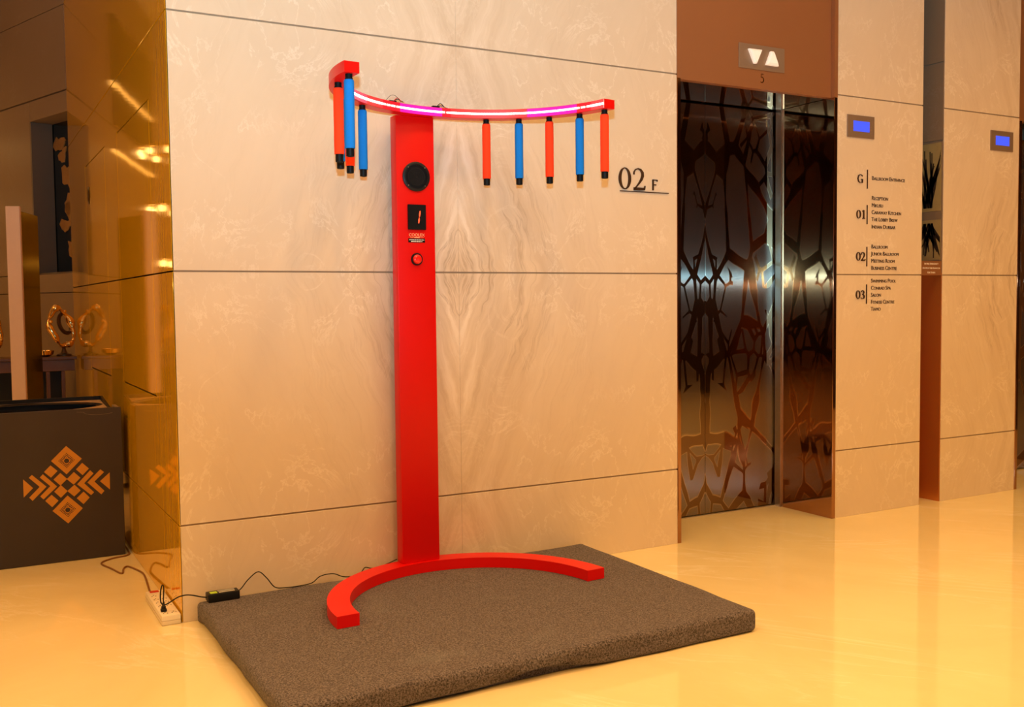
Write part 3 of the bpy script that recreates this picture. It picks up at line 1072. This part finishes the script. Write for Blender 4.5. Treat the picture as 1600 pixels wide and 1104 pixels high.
hl = thing('hall_lantern', 'bronze plate with lit up and down arrows above the lift', 'lift indicator', (3.053, .02, 2.467))
LY = .0197
MB().box(2.892, 3.214, LY - .004, LY, 2.467, 2.596, .0008, 1).build('plate', 'plate_bronze', hl)
for nm_, base_, tip in (('down_arrow', [(2.951, 2.568), (3.042, 2.570)], [(3.005, 2.495), (2.990, 2.495)]), ('up_arrow', [(3.073, 2.496), (3.160, 2.496)], [(3.124, 2.570), (3.106, 2.570)])):
    mb = MB()
    bm = mb.bm
    P = base_ + tip
    cxm = sum(q[0] for q in P) / 4
    czm = sum(q[1] for q in P) / 4
    bk = [bm.verts.new((q[0], LY - .004, q[1])) for q in P]
    md = [bm.verts.new((q[0], LY - .016, q[1])) for q in P]
    fr = [bm.verts.new((cxm + (q[0] - cxm) * .72, LY - .026, czm + (q[1] - czm) * .72)) for q in P]
    for A, B in ((bk, md), (md, fr)):
        for i in range(4):
            bm.faces.new((A[i], A[(i + 1) % 4], B[(i + 1) % 4], B[i]))
    bm.faces.new(bk)
    bm.faces.new(fr)
    mb.build(nm_, 'arrow_glow', hl)
num = MB()
serif(num, '5', 3.041, 2.402, .046, .028, LY, LY - .003, 1.1)
num = num.build('lift_number', 'brass_polished')
tag(num, 'small brass numeral 5 under the arrow plate above the lift', 'number')

fp = thing('fire_notice', 'small copper fire emergency notice across the slot between piers', 'sign', ((P2 + P3) / 2, .003, 1.383))
MB().box(P2 + .0015, P3 - .0075, .003, .006, 1.383, 1.470).build('plate', 'copper_satin', fp)
for s_, z_ in (('In Fire Emergency', 1.4475), ('Do Not Use Elevator', 1.4215), ('Use Stairs', 1.3955)):
    text_mesh(s_, .0155, (P2 + P3) / 2 - .003, z_, .0018, .0012, 'CENTER', .82, 1.05).build('notice_line', 'print_white', fp)

# two ink pictures on the stone cheek of the slot
for (z0, z1, flip, lb) in ((1.775, 2.185, 1, 'upper ink picture of rising dark strokes in the narrow slot'), (1.478, 1.722, -1, 'lower ink picture of falling dark strokes in the narrow slot')):
    ap = thing('ink_picture', lb, 'picture', (P3 - .007, .1, z0))
    MB().box(P3 - .009, P3 - .0063, .012, .30, z0, z1).build('panel', 'art_ground', ap)
    random.seed(5 if flip > 0 else 9)
    for k in range(17):
        zb = z0 + .02 if flip > 0 else z1 - .02
        L = (z1 - z0) * random.uniform(.55, .88) * flip
        y0 = .10 + random.uniform(-.03, .03)
        y1 = y0 + (k - 8) * .016
        P = []
        for i in range(7):
            t = i / 6
            P.append((y0 + (y1 - y0) * t ** 1.2 + .004 * math.sin(6 * t + k), zb + L * t))
        mb = MB()
        wv_ = [.007 + .012 * math.sin(PI * min(1, i / 5)) * random.uniform(.5, 1) for i in range(7)]
        mb.ribbon(P, wv_, 0, .0012)
        for v in mb.bm.verts:
            v.co = Vector((P3 - .0091 - v.co.y, min(max(v.co.x, .014), .298), min(max(v.co.z, z0 + .004), z1 - .004)))
        mb.build('stroke', 'art_ink', ap)

# ---------------------------------------------------------------- left: dark box with emblem and what stands behind it
BX0, BX1, BY = -.93, -.034, 1.27
bx = thing('emblem_box', 'dark brown board box with an orange diamond emblem beside the gold wall', 'box', ((BX0 + BX1) / 2, BY + .02, 0))
bb = MB().box(BX0, BX1, BY, BY + .022, .001, .747, .002, 1).build('front_board', 'box_board', bx)
MB().box(BX1 - .020, BX1 - .001, BY + .0225, BY + .19, .001, .744, .002, 1).build('side_board', 'board_edge', bx)
MB().box(BX0, BX0 + .019, BY + .0225, BY + .19, .001, .744, .002, 1).build('side_board', 'board_edge', bx)
MB().box(BX0 + .02, BX1 - .021, BY + .0225, BY + .19, .001, .02).build('bottom_board', 'box_board', bx)
sc1 = MB().tube([(-.24 + .015 * i, BY - .0003, .7335 - .0011 * i - .012 * math.sin(PI * i / 11) * (i > 2)) for i in range(12)], .0006, 4).build('scratch', 'board_edge', bb)
EMB = [[(-0.292, 0.571), (-0.223, 0.503), (-0.294, 0.432), (-0.361, 0.503)], [(-0.293, 0.327), (-0.226, 0.257), (-0.294, 0.189), (-0.362, 0.258)],
       [(-0.364, 0.482), (-0.334, 0.452), (-0.364, 0.422), (-0.394, 0.452)], [(-0.222, 0.482), (-0.192, 0.451), (-0.222, 0.421), (-0.251, 0.452)],
       [(-0.322, 0.441), (-0.292, 0.409), (-0.323, 0.379), (-0.353, 0.411)], [(-0.261, 0.44), (-0.232, 0.409), (-0.264, 0.378), (-0.294, 0.408)],
       [(-0.321, 0.381), (-0.292, 0.349), (-0.323, 0.319), (-0.352, 0.352)], [(-0.26, 0.377), (-0.233, 0.346), (-0.263, 0.319), (-0.293, 0.349)],
       [(-0.364, 0.338), (-0.334, 0.306), (-0.363, 0.277), (-0.393, 0.311)], [(-0.22, 0.339), (-0.193, 0.307), (-0.222, 0.277), (-0.252, 0.309)],
       [(-0.486, 0.425), (-0.444, 0.379), (-0.486, 0.337)],
       [(-0.447, 0.443), (-0.385, 0.38), (-0.448, 0.317), (-0.462, 0.334), (-0.415, 0.382), (-0.461, 0.43)],
       [(-0.399, 0.442), (-0.338, 0.376), (-0.4, 0.319), (-0.414, 0.335), (-0.368, 0.381), (-0.413, 0.427)],
       [(-0.097, 0.423), (-0.098, 0.337), (-0.143, 0.383)],
       [(-0.14, 0.442), (-0.123, 0.427), (-0.169, 0.384), (-0.124, 0.333), (-0.139, 0.317), (-0.201, 0.382)],
       [(-0.187, 0.442), (-0.172, 0.425), (-0.216, 0.38), (-0.172, 0.331), (-0.186, 0.318), (-0.248, 0.378)]]
for i, P in enumerate(EMB):
    e = MB().prism(P, 'Y', BY - .0012, BY - .0001).build('emblem_piece', 'emblem_orange', bb)
for (cx_, cz_) in ((-.292, .500), (-.294, .258)):
    orn = MB()
    orn.lathe([(0, 0), (.0115, 0), (.0115, .0004), (0, .0004)], (cx_, BY - .0012, cz_ - .002), 'Y', 16)
    for q in range(4):
        for i in range(7):
            t = i / 6
            a0 = Vector((math.cos(q * PI / 2), math.sin(q * PI / 2))) * .034
            a1 = Vector((math.cos((q + 1) * PI / 2), math.sin((q + 1) * PI / 2))) * .034
            p_ = a0.lerp(a1, t)
            for sc_ in (1.0, .74):
                orn.lathe([(0, 0), (.0026, 0), (.0026, .0004), (0, .0004)], (cx_ + p_.x * sc_, BY - .0012, cz_ + p_.y * sc_), 'Y', 6)
    for i in range(12):
        t = 2 * PI * i / 12
        orn.lathe([(0, 0), (.002, 0), (.002, .0004), (0, .0004)], (cx_ + .0165 * math.cos(t), BY - .0012, cz_ - .002 + .0165 * math.sin(t)), 'Y', 6)
    orn.build('lace_ornament', 'box_board', bx)

# black case behind the box, open top with an oval pan
TX0, TX1, TY0, TY1, TT = -.86, -.055, 1.475, 1.83, .762
tc = thing('black_case', 'black case with a glossy oval pan in its top behind the emblem box', 'case', ((TX0 + TX1) / 2, 1.65, 0))
MB().box(TX0 + .014, TX1 - .014, TY0 + .014, TY1 - .014, .001, TT - .055, .004, 1).build('body', 'tray_gloss', tc)
MB().box(TX0, TX1, TY1 - .012, TY1, TT - .10, TT, .002, 1).build('back_rail', 'black_plastic', tc)
for xa in (TX0, TX1 - .012):
    MB().prism([(TY0, TT - .12), (TY1 - .0125, TT - .12), (TY1 - .0125, TT), (TY0, TT - .036)], 'X', xa, xa + .012).build('side_rail', 'black_plastic', tc)
# lip plate around an oval opening
lip = MB()
bm = lip.bm
cxm, cym = (TX0 + TX1) / 2, (TY0 + TY1) / 2
hx, hy = (TX1 - TX0) / 2 - .0135, (TY1 - TY0) / 2 - .0135
N = 64
rings = []
for kk in range(3):
    ring_ = []
    for i in range(N):
        t = 2 * PI * i / N
        c_, s_ = math.cos(t), math.sin(t)
        if kk == 0:
            m_ = max(abs(c_), abs(s_))
            q = (cxm + hx * c_ / m_, cym + hy * s_ / m_, TT - .02)
        elif kk == 1:
            q = (cxm + hx * .985 * c_, cym + hy * .985 * s_, TT - .02)
        else:
            q = (cxm + hx * .90 * c_, cym + hy * .88 * s_, TT - .0275)
        ring_.append(bm.verts.new(q))
    rings.append(ring_)
for i in range(N):
    j = (i + 1) % N
    bm.faces.new((rings[0][i], rings[0][j], rings[1][j], rings[1][i]))
lipo = None
lip2 = MB()
for i in range(N):
    j = (i + 1) % N
    lip2.bm.faces.new([lip2.bm.verts.new(rings[k_][q_].co) for k_, q_ in ((1, i), (1, j), (2, j), (2, i))])
bmesh.ops.remove_doubles(lip2.bm, verts=lip2.bm.verts, dist=1e-5)
for v in rings[2]:
    bm.verts.remove(v)
for mb_ in (lip, lip2):
    for v in mb_.bm.verts:
        v.co.z += (v.co.y - TY1) * .055
lip.build('lip', 'tray_lip', tc)
lip2.build('oval_pan', 'tray_gloss', tc, True)

# totem with pale edge behind
tt = thing('display_totem', 'tall black panel totem with a pale edge standing behind the dark box', 'totem', (-.36, 3.05, 0))
RT = Matrix.Translation((-.451, 2.95, 0)) @ Matrix.Rotation(-math.radians(20), 4, 'Z')
# local x = across the pale edge, local y = along the panel
MB().box(0, .084, 0, .03, .02, 1.878, .003, 1, mat=RT).build('edge_frame', 'totem_edge', tt)
MB().box(.004, .080, .0305, .375, .02, 1.85, .003, 1, mat=RT).build('panel', 'totem_panel', tt)
MB().box(-.03, .114, -.02, .40, .001, .0195, .003, 1, mat=RT).build('foot', 'totem_panel', tt)

# console table with two ring sculptures and a bowl
TBZ = .905
tb = thing('console_table', 'dark wooden console table against the hall wall', 'table', (-.4, 3.62, 0))
MB().box(-.92, -.015, 3.50, 3.74, TBZ - .022, TBZ, .003, 1).build('table_top', 'table_wood', tb)
MB().box(-.90, -.03, 3.515, 3.725, TBZ - .10, TBZ - .0225, .002, 1).build('apron', 'table_wood', tb)
for xx in (-.885, -.62, -.20, -.105):
    MB().box(xx - .012, xx + .012, 3.518, 3.545, .001, TBZ - .1005, .002, 1).build('leg', 'table_wood', tb)
for xx in (-.885, -.20):
    MB().box(xx - .012, xx + .012, 3.695, 3.722, .001, TBZ - .1005, .002, 1).build('leg', 'table_wood', tb)
MB().box(-.89, -.10, 3.62, 3.64, .05, TBZ - .101).build('back_panel', 'black_void', tb)


def ring_sculpture(cx_, label, tilt):
    t = thing('ring_sculpture', label, 'sculpture', (cx_, 3.60, TBZ), 'ring sculptures on the console table')
    Rm = Matrix.Translation((cx_, 3.60, TBZ + .20)) @ Matrix.Rotation(math.radians(tilt), 4, 'Y') @ Matrix.Rotation(math.radians(25), 4, 'Z')
    N_ = 48
    pts, rr = [], []
    for i in range(N_):
        a = 2 * PI * i / N_
        rad = .118 + .006 * math.sin(5 * a)
        pts.append(Rm @ Vector((rad * .66 * math.cos(a), .012 * math.sin(3 * a), rad * 1.12 * math.sin(a))))
        rr.append(.018 + .007 * math.sin(4 * a + 1) + .004 * math.sin(9 * a))
    MB().tube(pts, rr, 10, True).build('hammered_ring', 'brass_polished', t, True)
    inner = [Rm @ Vector((.045 + .042 * math.cos(2 * PI * i / 24), .02, .02 + .070 * math.sin(2 * PI * i / 24))) for i in range(24)]
    MB().tube(inner, .014, 8, True).build('inner_ring', 'dark_bronze', t, True)
    for k in range(7):
        a = 2 * PI * k / 7
        q = Rm @ Vector((.118 * .66 * math.cos(a), -.018, .118 * 1.12 * math.sin(a)))
        MB().lathe([(0, -.013), (.009, -.009), (.013, 0), (.009, .009), (0, .013)], q, 'Z', 10).build('bead', 'brass_polished', t, True)
    MB().lathe([(0, 0.0005), (.05, .0005), (.05, .012), (.02, .022), (.012, .05), (.012, .075), (0, .08)], (cx_ + .012, 3.60, TBZ), 'Z', 24).build('stand', 'dark_bronze', t, True)


ring_sculpture(-.10, 'hammered gold ring sculpture on the console table beside the gold wall', -14)
ring_sculpture(-.56, 'hammered gold ring sculpture on the far end of the console table', -20)
for cx_, lb in ((-.215, 'shallow polished brass bowl before the gold ring beside the gold wall'), (-.68, 'shallow polished brass bowl on the console end behind the totem')):
    bw = MB().lathe([(0, .0005), (.03, .0005), (.055, .016), (.062, .042), (.060, .043), (.052, .019), (.028, .005), (0, .005)], (cx_, 3.555, TBZ), 'Z', 32).build('brass_bowl', 'brass_polished', None, True)
    tag(bw, lb, 'bowl', 'brass bowls on the console table')

# ---------------------------------------------------------------- ceiling fittings (seen in reflections)
proto = None
for i, (x, y) in enumerate(LAMPS):
    t = thing('ceiling_lamp', 'round recessed warm downlight in the lobby ceiling', 'ceiling lamp', (x, y, CEIL - .001), 'recessed ceiling lamps')
    if proto is None:
        mb = MB()
        n = 32
        bm = mb.bm
        R4 = [[bm.verts.new((r * math.cos(2 * PI * k / n), r * math.sin(2 * PI * k / n), h)) for k in range(n)] for r, h in ((.15, 0), (.15, -.02), (.116, -.03), (.116, 0))]
        for A, B in zip(R4, R4[1:]):
            for k in range(n):
                bm.faces.new((A[k], A[(k + 1) % n], B[(k + 1) % n], B[k]))
        o = mb.build('trim_ring', 'brass_polished', None, True)
        o.parent = t
        proto = o
    else:
        o = proto.copy()
        C.objects.link(o)
        o.parent = t

# unseen hoops of small warm lamps, added for the gold wall to reflect
CHX, CHY = -1.05, 5.05
ch = thing('chandelier', 'brass chandelier of small warm crystal lamps in the hall', 'chandelier', (CHX, CHY, CEIL - .001))
MB().tube([(CHX, CHY, CEIL - .002), (CHX, CHY, 2.70)], .012, 8).build('rod', 'brass_polished', ch, True)
for rr, zz, nn in ((.36, 2.60, 12), (.30, 2.12, 9), (.20, 1.66, 6)):
    MB().tube([(CHX + rr * math.cos(2 * PI * i / 40), CHY + rr * math.sin(2 * PI * i / 40), zz) for i in range(40)], .012, 8, True).build('hoop', 'brass_polished', ch, True)
    for s_ in (0, 1, 2):
        a = 2 * PI * s_ / 3
        MB().tube([(CHX + rr * math.cos(a), CHY + rr * math.sin(a), zz), (CHX + .05 * math.cos(a), CHY + .05 * math.sin(a), 2.72)], .004, 6).build('stay', 'brass_polished', ch, True)
    for i in range(nn):
        a = 2 * PI * i / nn
        MB().lathe([(0, -.032), (.016, -.02), (.022, 0), (.016, .02), (0, .03)], (CHX + rr * math.cos(a), CHY + rr * math.sin(a), zz - .045), 'Z', 10).build('lamp_drop', 'crystal_glow', ch, True)
